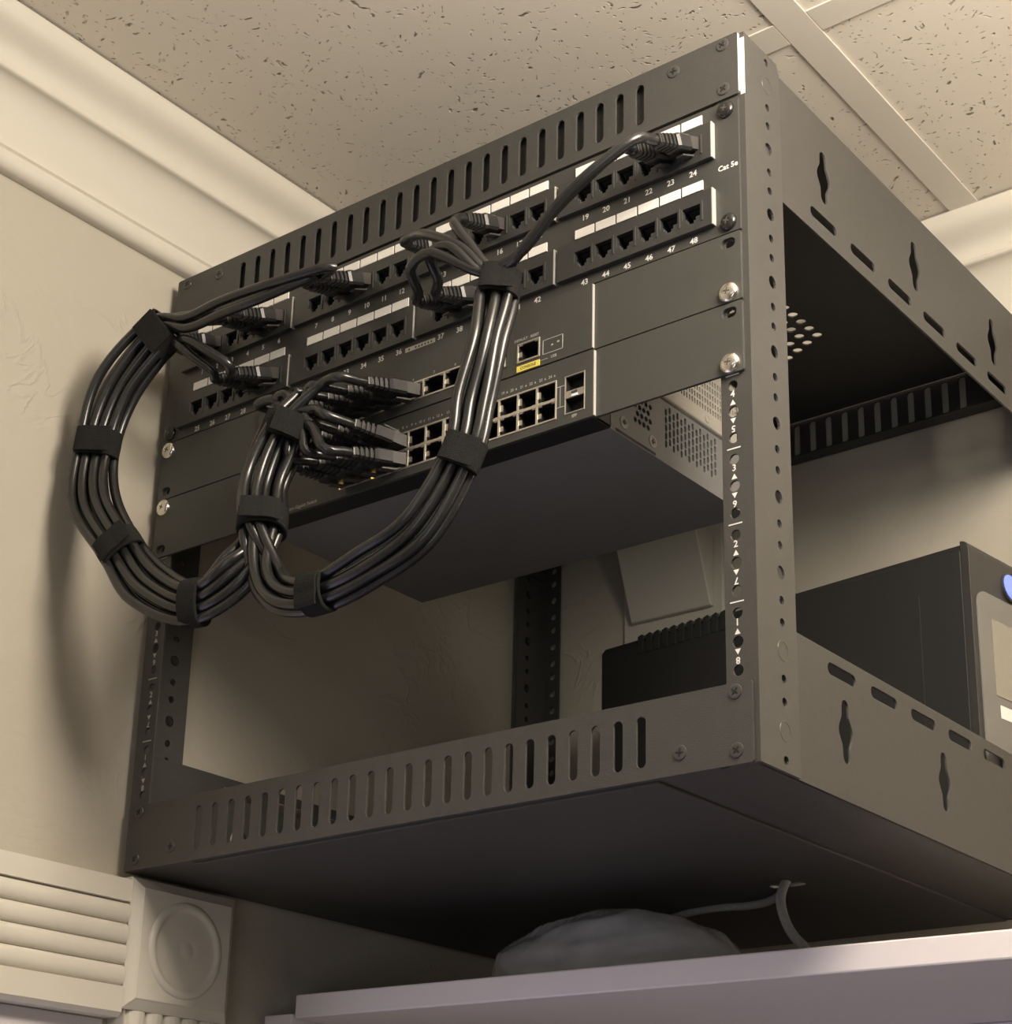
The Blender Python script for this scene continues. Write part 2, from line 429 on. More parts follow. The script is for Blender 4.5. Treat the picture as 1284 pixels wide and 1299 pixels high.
# ceiling: slab, lay-in tiles, tee grid
b = MB(); b.box(WX-120, RX+100, FY-100, WY+100, CZ+60, CZ+90)
ceil = tag(b.build('ceiling', 'tee_white'), 'suspended ceiling of fissured mineral tiles in a white tee grid', 'ceiling', kind='structure')
tx = [446.0 + 610*k for k in range(-1, 4)]
ty = [142.5 - 610*k for k in range(0, 5)]
xe = [WX] + [x for x in tx if x > WX+50] + [RX]
ye = [WY] + ty + [FY]
for i in range(len(xe)-1):
    for j in range(len(ye)-1):
        x0, x1, y0, y1 = xe[i], xe[i+1], ye[j+1], ye[j]
        b = MB(); b.box(x0+5, x1-5, max(y0,FY)+5, y1-5, CZ+1.5, CZ+17)
        b.build('ceiling_tile', 'fissured_tile', ceil, bevel=1.2)
for x in xe[1:-1]:
    b = MB(); b.box(x-12, x+12, FY, WY, CZ, CZ+1.2); b.box(x-1, x+1, FY, WY, CZ+1.2, CZ+38)
    b.build('grid_tee', 'tee_white', ceil, bevel=0.4)
for y in ye[1:-1]:
    for i in range(len(xe)-1):
        x0 = xe[i]+(12.3 if i else 0); x1 = xe[i+1]-(12.3 if i < len(xe)-2 else 0)
        b = MB(); b.box(x0, x1, y-12, y+12, CZ+0.1, CZ+1.2); b.box(x0, x1, y-1, y+1, CZ+1.2, CZ+30)
        b.build('grid_tee', 'tee_white', ceil, bevel=0.4)

# crown mouldings (profile: distance from wall, height)
def crown_profile(sc):
    key = [(0,413.5),(5.5,413.2),(8.6,414.6),(10.6,418),(11.4,421.5),(11.0,425),(8.4,426.6),(8.2,427.4),(10.2,428.6),(10.4,429.8),(8.4,431.2),(8.6,432.4)]
    pr = list(key)
    for k in range(1, 15):           # long cove
        t = k/14; pr.append((8.6 + 15.6*(1-math.cos(t*1.45))/(1-math.cos(1.45)), 432.4 + 40.0*math.sin(t*1.5)/math.sin(1.5)))
    x, z = pr[-1]
    pr += [(x+2.2, z+0.1), (x+3.4, z+1.2), (x+3.7, z+2.6), (x+3.0, z+4.0), (x+2.2, z+5.0)]
    x, z = pr[-1]
    for k in range(1, 17):           # ogee up to the ceiling
        t = k/16; pr.append((x + (45.2-x)*(t - 0.115*math.sin(2*math.pi*t)), z + (511.6-z)*(t + 0.035*math.sin(2*math.pi*t))))
    pr += [(45.6, 512.0), (0, 512.0)]
    return [(q[0]*sc, q[1]) for q in pr]
b = MB()
pr = crown_profile(1.0)
b.loft([[(WX+u, FY+2, v) for u, v in pr], [(WX+u, WY-1, v) for u, v in pr]], smooth=True)
tag(b.build('trim_1', 'trim_white'), 'white crown moulding along the left wall above the rack', 'crown moulding', kind='structure')
b = MB()
pr = crown_profile(1.15)
b.loft([[(WX+30, WY-u, v) for u, v in pr], [(RX-2, WY-u, v) for u, v in pr]], smooth=True)
tag(b.build('trim_2', 'trim_white'), 'white crown moulding along the wall behind the rack', 'crown moulding', kind='structure')

# door casing: reeded head, corner block with bullseye, side casing, jamb, lit pane
b = MB()
f = WX + 20.0
pf = [(WX, -51.0), (f, -51.0), (f, -65.5)]
for r in range(4):
    z0 = -66.0 - 13.5*r
    for k in range(9):
        a = math.pi*k/8; pf.append((f - 4.5 + 4.6*math.sin(a)**0.8, z0 - 6.75 + 6.7*math.cos(a)))
pf += [(f, -120.5), (f, -137.0), (f-3, -140.0), (WX, -140.0)]
b.loft([[(u, -872.0, v) for u, v in pf], [(u, -1.5, v) for u, v in pf]], smooth=True)
tag(b.build('trim_3', 'trim_white'), 'white reeded door head casing at the lower left', 'door casing', kind='structure')
blk = empty('trim_4', WX+12, 47, -134)
tag(blk, 'white corner block with a carved bullseye under the rack', 'corner block', kind='structure')
b = MB(); y0, y1, z0, z1 = 0.0, 92.0, -134.0, -48.0
def sq(x, i): return [(x, y0+i, z0+i), (x, y1-i, z0+i), (x, y1-i, z1-i), (x, y0+i, z1-i)]
b.loft([sq(WX, 0), sq(WX+17, 0), sq(WX+21.5, 6.0), sq(WX+22.5, 7.0)], smooth=False)
b.build('block', 'trim_white', blk)
b = MB(); c = (WX+22.5, 46.0, -91.0)
b.lathe(c, (1,0,0), [(32.5,-0.5),(32.3,0.3),(31,1.3),(29,1.8),(27.2,1.4),(26.0,0.3),(24.5,0.15),(21,0.25),(16,0.5),(11,0.95),(8,1.05),(6.4,0.75),(5,1.0),(3,1.4),(0.4,1.5)], 48)
b.build('bullseye', 'trim_white', blk)
b = MB()
for k in range(5):
    yy = 6 + 17*k; b.prism([(yy, WX+13)] + [(yy + 8 - 8*math.cos(math.pi*q/6), WX+13+4*math.sin(math.pi*q/6)) for q in range(7)] + [(yy+16, WX+13)], 2, FZ, -134.2)
b = MB()
pf = [(4.0, WX), (4.0, WX+16)]
for r in range(5):
    for k in range(7):
        a = math.pi*k/6; pf.append((8 + 15.4*r + 7.6 - 7.6*math.cos(a), WX + 13 + 4.4*math.sin(a)))
pf += [(88.0, WX+16), (88.0, WX)]
b.loft([[(v, u, FZ) for u, v in pf], [(v, u, -134.2) for u, v in pf]], smooth=False)
tag(b.build('trim_5', 'trim_white'), 'white reeded side casing below the corner block', 'door casing', kind='structure')
b = MB(); b.box(WX-118, WX+2, OY0, OY1, OZ-1, OZ+0.0)
b = MB(); b.box(WX-119.5, WX+4, OY0+0.5, OY1-0.5, OZ-16, OZ-0.2); b.box(WX-119.5, WX+4, OY1-16, OY1-0.2, FZ, OZ-16)
b.box(WX-70, WX-45, OY0+0.5, OY1-16, OZ-28, OZ-16)
tag(b.build('trim_6', 'cabinet_white', bevel=1.0), 'white jamb lining the door opening at the lower left', 'door jamb', kind='structure')
dr = empty('door_1', WX-80, -430, FZ); tag(dr, 'white glazed door in the opening at the lower left', 'door', kind='structure')
b = MB()
b.plate(rect(OY0+4, OY1-20, FZ+4, OZ-20), [rect(OY0+110, OY1-62, FZ+300, OZ-52)], YZ(WX-104), 34)
b.build('door_leaf', 'cabinet_white', dr)
b = MB(); b.box(WX-92, WX-86, OY0+108, OY1-60, FZ+298, OZ-50)
b.build('pane', 'day_pane', dr)

# ================================================================== THE RACK
DEP = 455.0
rack = empty('wall_rack', 242, 228, -44.5)
tag(rack, 'black open-frame wall-mount equipment rack with slotted front strips', 'equipment rack')
EIA = (6.35, 22.225, 38.1)
def rail(front, right):
    b = MB(); holes = []
    for u in range(8):
        for h in EIA: holes.append(circ(473.85 if right else 11.0, u*U+h, 3.1 if h != 22.225 else 3.3, 12))
    x0, x1 = (466.4, 486.0) if right else (0.0, 18.6)
    y0 = 0.0 if front else DEP-1.6
    b.plate(rect(x0, x1, -44.4, 400), holes, XZ(y0), 1.6)
    holes = []
    for u in range(-1, 9):
        for h in EIA:
            z = u*U+h
            if z < -42 or z > 398: continue
            if (u in (-1, 8) and h == 22.225): continue
            holes.append(circ(26.0 if front else DEP-26.0, z, 3.9 if h == 22.225 else 2.5, 12))
    ya, yb = (1.4, 41.0) if front else (DEP-41.0, DEP-1.4)
    b.plate([(ya,-44.4),(yb,-44.4),(yb,394),(yb-3,400),(ya,400)], holes, YZ(484.4 if right else 0.0), 1.6)
    o = b.build('front_rail' if front else 'rear_rail', 'rail_black', rack, bevel=0.5)
    if front:
        t = MB()
        for u in range(8):
            x = 473.85 if right else 11.0
            t.text(str(u+1), 5.4, TXF(x, -0.15, u*U+32.8)); t.text(str(8-u), 5.4, TXF(x, -0.15, u*U+11.9), rot=math.pi)
            z = u*U+26.3; t.add([(x-1.8,-0.15,z),(x+1.8,-0.15,z),(x,-0.15,z+3.2)], [(0,1,2)])
            z = u*U+18.2; t.add([(x-1.8,-0.15,z),(x,-0.15,z-3.2),(x+1.8,-0.15,z)], [(0,1,2)])
            if u: t.box(x-4.2, x+4.2, -0.18, -0.05, u*U-0.35, u*U+0.35)
        tag(t.build('unit_numbers', 'print_white' if right else 'print_grey', o), kind='stuff')  # left numbers greyer: their shade is put into the print colour
    return o
for fr in (True, False):
    for rt in (True, False): rail(fr, rt)
# stamped round marks on the rail sides
# side beams with horizontal slots and keyholes
def beam(right, upper):
    b = MB()
    z0, z1 = (308.0, 395.5) if upper else (-44.5, 38.6)
    zs = 321.4 if upper else 28.4; zk = 353.3 if upper else -4.6
    holes = [slot(95 + 51.4*k, zs, 33.0, 7.0) for k in range(6)] + [keyhole(97 + 126*k, zk, 37, 8.0, 16.5) for k in range(3)]
    b.plate(rect(4.0, DEP-4.0, z0, z1), holes, YZ(482.6 if right else 1.8), 1.6)
    xa, xb = (421.0, 484.0) if right else (2.0, 64.5)
    zf = z1-1.6 if upper else z0
    b.box(xa, xb, 2.0, DEP-2.0, zf, zf+1.6)                       # flange turned inwards
    zi = z0 if upper else z1-1.5
    xi = (474.0, 483.0) if right else (2.5, 12.0)
    o = b.build('side_beam', 'powder_black', rack, bevel=0.4)
    return o
for rt in (True, False):
    for up in (True, False): beam(rt, up)
# slotted strips front and back
def strip(front, upper):
    b = MB(); z0, z1 = (357.6, 400.4) if upper else (-44.6, -0.6)
    zc = 378.6 if upper else -23.2
    holes = [slot(70.3 + 14.94*k, zc, 6.0, 28.5) for k in range(24)]
    y0 = -1.7 if front else DEP
    b.plate(rrect(1.6, 482.8, z0, z1, 1.6), holes, XZ(y0), 1.6)
    zl = z1-1.5 if not upper else z0
    if not front:
        b.box(22, 462, DEP-12, DEP+0.2, zl, zl+1.4)
    else:
        b.box(22, 462, -0.3, 11, zl, zl+1.4)                      # folded lip
        zb = -44.6 if not upper else 399.0
        b.box(22, 462, -0.3, 9, zb, zb+1.4)
    o = b.build('vent_strip', 'powder_black', rack, bevel=0.45)
    if front and upper:      # worn bare metal at the right end, whitened to paint in the lamp's glint
        e = MB(); e.box(482.75, 483.1, -1.6, -0.1, 359.5, 399.0); e.build('worn_glint_edge', 'worn_glint_metal', o)
        e = MB(); e.box(483.4, 486.15, -0.12, 0.3, 357.0, 396.0); e.build('worn_glint_edge', 'worn_glint_metal', o)
    if front:
        zs = (395.2, 391.6, 364.4) if upper else (-5.4, -32.8, -37.0)
        for mx_ in (False, True):
            for x, z in ((472.6, zs[0]), (438.5, zs[1]), (472.8, zs[2])):
                xx = 484.4 - x if mx_ else x
                screw('strip_screw', FLAT, FLATX, o, xx, -1.75, z, 0.4 + 0.2*x)
    return o
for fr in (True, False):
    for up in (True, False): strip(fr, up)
# tray and top cover
b = MB(); b.plate(rect(63.5, 422.0, 3.0, DEP-3.0), [slot(352, 262, 26, 11)], XY(-46.2), 1.6)
b.build('tray', 'powder_black', rack, bevel=0.3)
holes = []
for cx in (304.0, 181.0):
    for i in range(-4, 5):
        n = 9 - abs(i)
        for j in range(n): holes.append(circ(cx + 12.0*i, 307.0 + 12.5*(j-(n-1)/2), 3.9, 10))
b = MB(); b.plate(rect(63.0, 422.5, 3.0, DEP-3.0), holes, XY(394.0), 1.4)
b.box(63.0, 422.5, 3.0, 4.2, 360.5, 394.2)            # folded front apron
b.build('top_cover', 'powder_black', rack)
# stamped marks and wall bolts
b0 = MB()
for z in (22.225, 378.0, -22.2): pass
def bolt(x, y, z, d):
    b = MB(); b.lathe((x,y,z), (d,0,0), [(8.0,0),(8.0,1.2),(5.6,1.3),(5.4,5.4),(4.2,6.2)], 6, smooth=False)
    b.build('wall_bolt', 'black_zinc', rack)
bolt(1.7, 26, 1.0, 1); bolt(1.7, 26, 352.0, 1); bolt(3.4, 224, -4.6, 1); bolt(3.4, 224, 353.3, 1)
for z in (22.2-44.45, 22.2, 377.8):
    b = MB(); b.lathe((485.9,26,z), (1,0,0), [(6.0,0),(5.8,0.25),(5.0,0.28),(4.9,0.05)], 20); b.build('stamped_ring', 'rail_black', rack)

# ================================================================== PATCH PANEL (units 7-8)
pp = empty('patch_bay', 241, -1, 266.8)
tag(pp, 'black two-row forty-eight port patch panel at the top of the rack', 'patch panel')
Z7 = 6*U
MODX = [17.8 + 112.65*g for g in range(4)]          # left edge of each raised jack block
MODW = 111.0
def jack_hole(cx, zb):
    # RJ45 opening with stepped latch notch at the bottom
    return [(cx-5.9,zb+4.2),(cx-3.1,zb+4.2),(cx-3.1,zb+2.0),(cx-1.7,zb+2.0),(cx-1.7,zb+0.4),(cx+1.7,zb+0.4),(cx+1.7,zb+2.0),(cx+3.1,zb+2.0),(cx+3.1,zb+4.2),(cx+5.9,zb+4.2),(cx+5.9,zb+11.6),(cx-5.9,zb+11.6)]
ROWZ = (274.3, 318.9)                                # bottom of the jack blocks, lower and upper row
PORTX = [37.2 + 112.5*g + 15.43*k for g in range(4) for k in range(6)]
b = MB()
holes = []
for rz in ROWZ:
    for g in range(4): holes.append(rect(MODX[g]+3, MODX[g]+MODW-2.4, rz+2, rz+22))
for xx in (8.75, 473.85):
    for z in (Z7+6.35, Z7+82.55): holes.append(slot(xx, z, 9.5, 6.6))
b.plate(rrect(0.6, 482.4, Z7+0.3, Z7+88.4, 1.0), holes, XZ(-2.0), 1.9)
b.build('faceplate', 'panel_black', pp, bevel=0.35)
# jack cavity shared by all ports: open-fronted box with spring contacts
cv = MB()
cv.add([(-6.6,0,-1),(6.6,0,-1),(6.6,0,12.4),(-6.6,0,12.4),(-6.6,13,-1),(6.6,13,-1),(6.6,13,12.4),(-6.6,13,12.4)],
       [(4,5,6,7),(0,1,5,4),(1,2,6,5),(2,3,7,6),(3,0,4,7)])
CAV = cv.mesh('jack_cavity', (0,0,0)); CAV.materials.append(MATS['cavity_black'])
ct = MB()
for k in range(8):
    x = -3.6 + 1.02*k; ct.add([(x-.18,2.0,11.2),(x+.18,2.0,11.2),(x+.18,9.5,6.2),(x-.18,9.5,6.2)], [(0,1,2,3)])
CTM = ct.mesh('contacts', (0,0,0)); CTM.materials.append(MATS['jack_grey'])
tb = MB(); tb.box(-5.9,-3.3,0.6,1.6,0.6,4.0); tb.box(3.3,5.9,0.6,1.6,0.6,4.0)
LABELM = None
for r, rz in enumerate(ROWZ):
    for g in range(4):
        bm_ = MB(); hs = [jack_hole(PORTX[g*6+k], rz+4.6) for k in range(6)]
        bm_.plate(rect(MODX[g], MODX[g]+MODW-1.0, rz, rz+24.0), hs, XZ(-5.6), 3.6)
        mo = bm_.build('jack_block', 'plastic_black', pp, bevel=0.25)
        es = MB(); es.box(MODX[g]+MODW-1.0, MODX[g]+MODW-0.3, -5.6, -2.0, rz, rz+24.0); es.build('lit_end_strip', 'lit_face_pale', mo)  # pale strip added so the block's right face looks lit
        rim = MB()                                    # raised ribs between the jacks
        for k in range(6):
            x = PORTX[g*6+k]+7.7
            rim.box(x-0.35, x+0.35, -6.3, -5.5, rz+4.6, rz+17.5)
            x = PORTX[g*6+k]; rim.box(x-5.9, x-3.2, -4.6, -3.4, rz+5.4, rz+8.8); rim.box(x+3.2, x+5.9, -4.6, -3.4, rz+5.4, rz+8.8)
        rim.build('divider_ribs', 'jack_grey', mo)
        for k in range(6):
            x = PORTX[g*6+k]
            link('jack', CAV, mo, P(x, -3.4, rz+4.6))
            link('contacts', CTM, mo, P(x, -3.4, rz+4.6))
            lx = 29.4 + 112.5*g + 15.42*k
            lb = MB(); zz = 301.6 if r == 0 else 345.8
            lb.box(lx+0.2, lx+14.2, -2.7, -2.0, zz, zz+6.1)
            lb.build('label_tile', 'paper_white', pp)
t = MB()
for n in range(48):
    r = 1 if n < 24 else 0
    t.text(str(n+1), 5.2, TXF(PORTX[n % 24]-0.4, -2.15, 314.7 if r else 269.9))
t.text('Cat 5e', 4.9, TXF(475.0, -2.15, 310.6))
tag(t.build('printed_numbers', 'print_white', pp), kind='stuff')
b = MB(); b.box(232.3, 257.2, -2.5, -2.0, 266.9, 270.6); sl = b.build('serial_sticker', 'label_tan', pp)
t = MB()
for k in range(7): t.box(235+ (0 if k == 0 else 3.2) + 2.6*k, 236.2+(0 if k == 0 else 3.2)+2.6*k, -2.62, -2.5, 268.1, 269.5)
t.build('print', 'print_dark', sl)
screw('mounting_screw', PANB, PANX, pp, 474.6, -2.0, Z7+6.9); screw('mounting_screw', PANB, PANX, pp, 474.4, -2.0, Z7+82.3)
screw('mounting_screw', PANB, PANX, pp, 8.75, -2.0, Z7+6.9); screw('mounting_screw', PANB, PANX, pp, 8.75, -2.0, Z7+82.3)

# ================================================================== SWITCHES
def ears(sw, z0, xl, xr):
    for left in (True, False):
        b = MB(); x0, x1 = (0.8, xl+6) if left else (xr-6, 482.2)
        xx = 8.75 if left else 473.85
        zh = z0 + (6.35 if left else 38.1)
        outer = rrect(x0, x1, z0+0.4, z0+U-0.4, 1.2)
        b.plate(outer, [slot(xx, zh, 9.5, 6.4)], XZ(-2.0), 1.9)
        bx = (xl-2.4, xl-0.6) if left else (xr+0.6, xr+2.4)
        e = b.build('ear_bracket', 'bezel_black', sw, bevel=0.4)
        screw('mounting_screw', PAN, PANX, e, xx, -2.0, z0 + (38.1 if left else 6.35), 0.5 if left else 0.2)

def rj_cluster(sw, name, cols, rows, x0, z0, pitch, hgt, y, dark=None):
    """metal shielded port block: face with openings, a recessed socket behind each"""
    b = MB(); holes = []
    for c in range(cols):
        for r in range(rows):
            xa = x0 + c*pitch + 1.1; za = z0 + r*hgt + 1.1
            holes.append(rect(xa, xa+pitch-1.5, za, za+hgt-1.9))
    x1 = x0 + cols*pitch + 0.7; z1 = z0 + rows*hgt + 0.3
    b.plate(rect(x0, x1, z0, z1), holes, XZ(y), 1.2)
    blk = b.build(name, 'tinned_metal', sw, bevel=0.15)
    for c in range(cols):
        for r in range(rows):
            xa = x0 + c*pitch + 1.1; za = z0 + r*hgt + 1.1; w_ = pitch-1.5; h_ = hgt-1.9
            m = MB(); up = rows == 2 and r == 1
            m.add([(xa,y+1,za),(xa+w_,y+1,za),(xa+w_,y+1,za+h_),(xa,y+1,za+h_),(xa,y+12,za),(xa+w_,y+12,za),(xa+w_,y+12,za+h_),(xa,y+12,za+h_)],
                  [(4,5,6,7),(0,1,5,4),(1,2,6,5),(2,3,7,6),(3,0,4,7)])
            s_ = m.build('socket', 'cavity_black', blk)
            g = MB(); zt = za+h_-0.2 if not up else za+0.2; sg = -1 if not up else 1
            g.box(xa-0.1, xa+2.2, y+0.5, y+1.5, za+h_*0.25, za+h_*0.55) if not up else g.box(xa-0.1, xa+1.6, y+0.5, y+1.5, za+h_*0.3, za+h_*0.7)
            g.box(xa+0.2, xa+3.0, y+0.6, y+1.3, zt-0.4, zt+0.4); g.box(xa+w_-3.0, xa+w_-0.2, y+0.6, y+1.3, zt-0.4, zt+0.4)
            g.build('shield_tab', 'tinned_metal', blk)
    return blk

def chassis_side_slots(y0, y1, z0, z1, n_cols, rows):
    return [slot(y0 + (y1-y0)*c/(n_cols-1) , z0 + (z1-z0)*(r+0.5)/rows + (0.0), 2.6, (z1-z0)/rows*0.78) for c in range(n_cols) for r in range(rows)]

# ---- lower switch (unit 5)
Z5 = 4*U
XL, XR = 102.5, 382.0
s1 = empty('network_switch', 242, 80, Z5)
tag(s1, 'lower black network switch with two rows of metal ports and grey underside', 'network switch')
ears(s1, Z5, XL, XR)
b = MB()
b.plate(rrect(XL, XR+0.8, Z5+0.2, Z5+43.6, 1.0), [rect(182.0, 268.9, Z5+5.8, Z5+31.2), rect(269.5, 356.2, Z5+5.8, Z5+31.2), rect(362.4, 376.6, Z5+6.6, Z5+31.2)], XZ(-4.4), 2.4)
b.build('front_bezel', 'bezel_black', s1, bevel=0.4)
b = MB(); b.box(XR+0.8, XR+1.2, -4.2, -2.1, Z5+0.8, Z5+43.0); b.build('lit_end_strip', 'lit_face_pale', s1)  # lit look of the bezel's right face, painted as a pale strip
b = MB()       # bezel return running back under and over the case
b.box(XL+0.3, XR, -2.1, 14.0, Z5+0.0, Z5+1.6); b.box(XL+0.3, XR, -2.1, 14.0, Z5+41.6, Z5+43.2)
b.box(XL+0.3, XL+1.6, 0.2, 14.0, Z5+0.3, Z5+43.0); b.box(XR-1.6, XR, 0.2, 14.0, Z5+0.3, Z5+43.0)
b.build('bezel_return', 'bezel_lip', s1)
b = MB()
SY1 = 170.0
hexh = [circ(40.5 + 4.6*i + (2.3 if j % 2 else 0), Z5+16.5 + 4.9*j, 1.9, 6) for i in range(4) for j in range(4)]
sl = []
for c in range(14):
    for r in range(5): sl.append(slot(74 + 4.4*c, Z5+13.5 + 5.4*r + (2.6 if c % 2 else 0), 2.3, 4.6))
b.plate(rect(15.0, SY1, Z5+1.4, Z5+43.0), hexh + sl, YZ(XR-1.4), 1.2)
b.box(XL+0.6, XR-0.2, 14.4, SY1, Z5+0.1, Z5+1.4)         # underside
b.box(XL+0.6, XR-0.2, 14.4, SY1, Z5+42.2, Z5+43.4)
b.box(XL+0.6, XL+1.8, 14.4, SY1, Z5+1.4, Z5+42.2); b.box(XL+0.6, XR-0.2, SY1-1.2, SY1, Z5+1.4, Z5+42.2)
case = b.build('case', 'chassis_grey', s1, bevel=0.3)
b = MB(); b.box(XL+4, XR-9.0, 18, SY1-5, Z5+4.0, Z5+40); b.build('dark_interior', 'cavity_black', case)
for yy, zz in ((28.2, Z5+9.4), (59.0, Z5+9.0)):
    b = MB(); b.lathe((XR-0.2, yy, zz), (1,0,0), [(3.9,-0.1),(3.8,0.5),(2.6,0.7),(2.2,0.3)], 18); q = b.build('case_screw', 'chassis_light', case)
    b = MB(); b.box(XR+0.3, XR+0.6, yy-1.6, yy+1.6, zz-0.4, zz+0.4); b.box(XR+0.3, XR+0.62, yy-0.4, yy+0.4, zz-1.6, zz+1.6); b.build('cross_recess', 'print_dark', q)
b = MB(); b.box(XR-0.1, XR+0.12, 20, 62, Z5+0.9, Z5+2.6); b.build('side_slot', 'cavity_black', case)
for x, y in ((345,38),(365,110),(300,60),(160,60),(255,112),(225,150),(150,140),(330,150)):   # pressed ticks on the underside
    b = MB(); b.box(x-6, x+6, y-0.5, y+0.5, Z5-0.25, Z5+0.15); b.build('pressed_tick', 'chassis_grey', case)
rj_cluster(s1, 'port_block', 6, 2, 182.0, Z5+5.6, 14.42, 12.7, -4.8)
rj_cluster(s1, 'port_block', 6, 2, 269.5, Z5+5.6, 14.36, 12.7, -4.8)
b = MB(); b.plate(rect(362.2, 376.9, Z5+6.4, Z5+31.4), [rect(362.9, 376.2, Z5+7.1, Z5+16.6), rect(362.9, 376.2, Z5+21.2, Z5+30.7)], XZ(-4.7), 1.0)
sf = b.build('fibre_cage', 'tinned_metal', s1, bevel=0.1)
for z in (7.1, 21.2):
    b = MB(); b.box(362.9, 376.2, 2, 3, Z5+z, Z5+z+9.5); b.box(362.9, 376.2, -3.8, 2, Z5+z-0.3, Z5+z); b.box(362.9, 376.2, -3.8, 2, Z5+z+9.5, Z5+z+9.8)
    b.box(362.6, 362.9, -3.8, 2, Z5+z, Z5+z+9.5); b.box(376.2, 376.5, -3.8, 2, Z5+z, Z5+z+9.5); b.build('slot_shell', 'cavity_black', sf)
    b = MB(); zz = Z5+(17.4 if z < 10 else 19.4); b.box(367.4, 371.8, -5.0, -4.7, zz-0.5, zz+0.9); b.build('latch_mark', 'paper_white' if z < 10 else 'jack_grey', sf)
t = MB()
for k in range(12):
    x = 182.0 + 14.42*k + (0.8 if k > 5 else 0) + 7.2
    for dx, s_ in ((-4.2, str(2*k+1)), (2.8, str(2*k+2))):
        t.text(s_, 2.6, TXF(x+dx, -4.52, Z5+34.6))
        q = x+dx+2.6; t.add([(q,-4.52,Z5+33.9),(q+1.3,-4.52,Z5+33.9),(q+0.65,-4.52,Z5+35.5)], [(0,1,2)])
t.text('SFP', 2.6, TXF(369.4, -4.52, Z5+4.0))
for z in (12.5, 26.0): t.box(356.6, 362.0, -4.55, -4.42, Z5+z-0.2, Z5+z+0.2)
t.box(358.8, 359.1, -4.55, -4.42, Z5+12.5, Z5+26)
t.text('24-Port Gigabit Switch', 3.4, TXF(131.5, -4.52, Z5+3.2), align='LEFT')
tag(t.build('printed_marks', 'print_grey', s1), kind='stuff')
for x in (184.3, 212.2):
    b = MB(); b.box(x-1.6, x+1.4, -5.4, -4.6, Z5+6.0, Z5+7.8); b.build('link_light', 'led_amber', s1)

# ---- upper switch (unit 6)
Z6 = 5*U
s2 = empty('network_switch', 242, 80, Z6)
tag(s2, 'upper black network switch with one port row and yellow console tags', 'network switch')
ears(s2, Z6, XL, XR)
b = MB()
b.plate(rrect(XL-0.6, XR-0.6, Z6+0.3, Z6+43.9, 1.0), [rect(146.8, 285.6, Z6+7.0, Z6+20.2), rect(287.4, 304.6, Z6+7.0, Z6+20.2), rect(325.6, 343.0, Z6+7.0, Z6+20.2), rect(311.0, 318.4, Z6+7.4, Z6+16.4)], XZ(-4.2), 2.2)
b.build('front_bezel', 'bezel_black', s2, bevel=0.4)
b = MB(); b.box(XR-0.6, XR-0.2, -4.0, -2.1, Z6+0.8, Z6+43.3); b.build('lit_end_strip', 'lit_face_pale', s2)  # pale strip painting light on this bezel's right face too
b = MB()
sl = [slot(80 + 3.1*c, Z6+13 + 5.2*r, 1.7, 3.9) for c in range(27) for r in range(5)]
b.plate(rect(1.0, 160, Z6+0.6, Z6+43.4), sl, YZ(XR-1.6), 1.2)
b.box(XL, XR-0.4, 1.0, 160, Z6+0.2, Z6+1.2); b.box(XL, XR-0.4, 1.0, 160, Z6+42.6, Z6+43.6)
b.box(XL, XL+1.2, 1.0, 160, Z6+1.2, Z6+42.6); b.box(XL, XR-0.4, 159, 160, Z6+1.2, Z6+42.6)
case = b.build('case', 'chassis_light', s2, bevel=0.3)
b = MB(); b.box(XL+4, XR-9, 8, 155, Z6+3, Z6+41); b.build('dark_interior', 'cavity_black', case)
b = MB(); b.lathe((XR-0.4, 122.5, Z6+6.2), (1,0,0), [(3.0,-0.1),(2.9,0.4),(2.0,0.6),(1.6,0.2)], 18); b.build('case_screw', 'chassis_light', case)
rj_cluster(s2, 'port_block', 8, 1, 146.8, Z6+7.0, 17.3, 12.8, -4.8)
rj_cluster(s2, 'service_port', 1, 1, 287.4, Z6+7.0, 16.6, 12.8, -4.8)
rj_cluster(s2, 'console_port', 1, 1, 325.8, Z6+7.0, 16.6, 12.8, -4.8)
b = MB(); b.plate(rect(310.8, 318.6, Z6+7.2, Z6+16.6), [rect(311.4, 318.0, Z6+7.8, Z6+16.0)], XZ(-4.5), 3.0); b.box(311.2, 318.2, -1.4, -0.6, Z6+7.6, Z6+16.2)
us = b.build('usb_port', 'jack_grey', s2)
b = MB(); b.box(315.2, 316.4, -4.0, -1.2, Z6+8.6, Z6+15.2); b.build('tongue', 'paper_white', us)
b = MB(); b.box(325.8, 343.2, -4.6, -4.2, Z6+0.9, Z6+4.9); yl = b.build('console_tag', 'label_yellow', s2)
t = MB(); t.text('CONSOLE', 2.6, TXF(334.5, -4.68, Z6+2.9)); t.build('print', 'print_dark', yl)
b = MB(); b.box(287.4, 304.4, -4.6, -4.2, Z6+0.9, Z6+4.9); b.build('service_tag', 'label_yellow', s2)
b = MB()
for q in ((345.2,360.2,7.0,7.35),(345.2,360.2,16.4,16.75)): b.box(q[0], q[1], -4.35, -4.2, Z6+q[2], Z6+q[3])
b.box(345.2, 345.6, -4.35, -4.2, Z6+7, Z6+16.7); b.box(359.8, 360.2, -4.35, -4.2, Z6+7, Z6+16.7)
b.box(343.6, 349.0, -4.35, -4.2, Z6+3.6, Z6+3.9)
b.text('USB', 2.5, TXF(353.6, -4.35, Z6+3.9)); b.text('DEFAULT', 2.4, TXF(328.5, -4.35, Z6+22.6)); b.text('RESET', 2.4, TXF(339.0, -4.35, Z6+22.6))
b.text('MGMT', 2.4, TXF(292.4, -4.35, Z6+22.4))
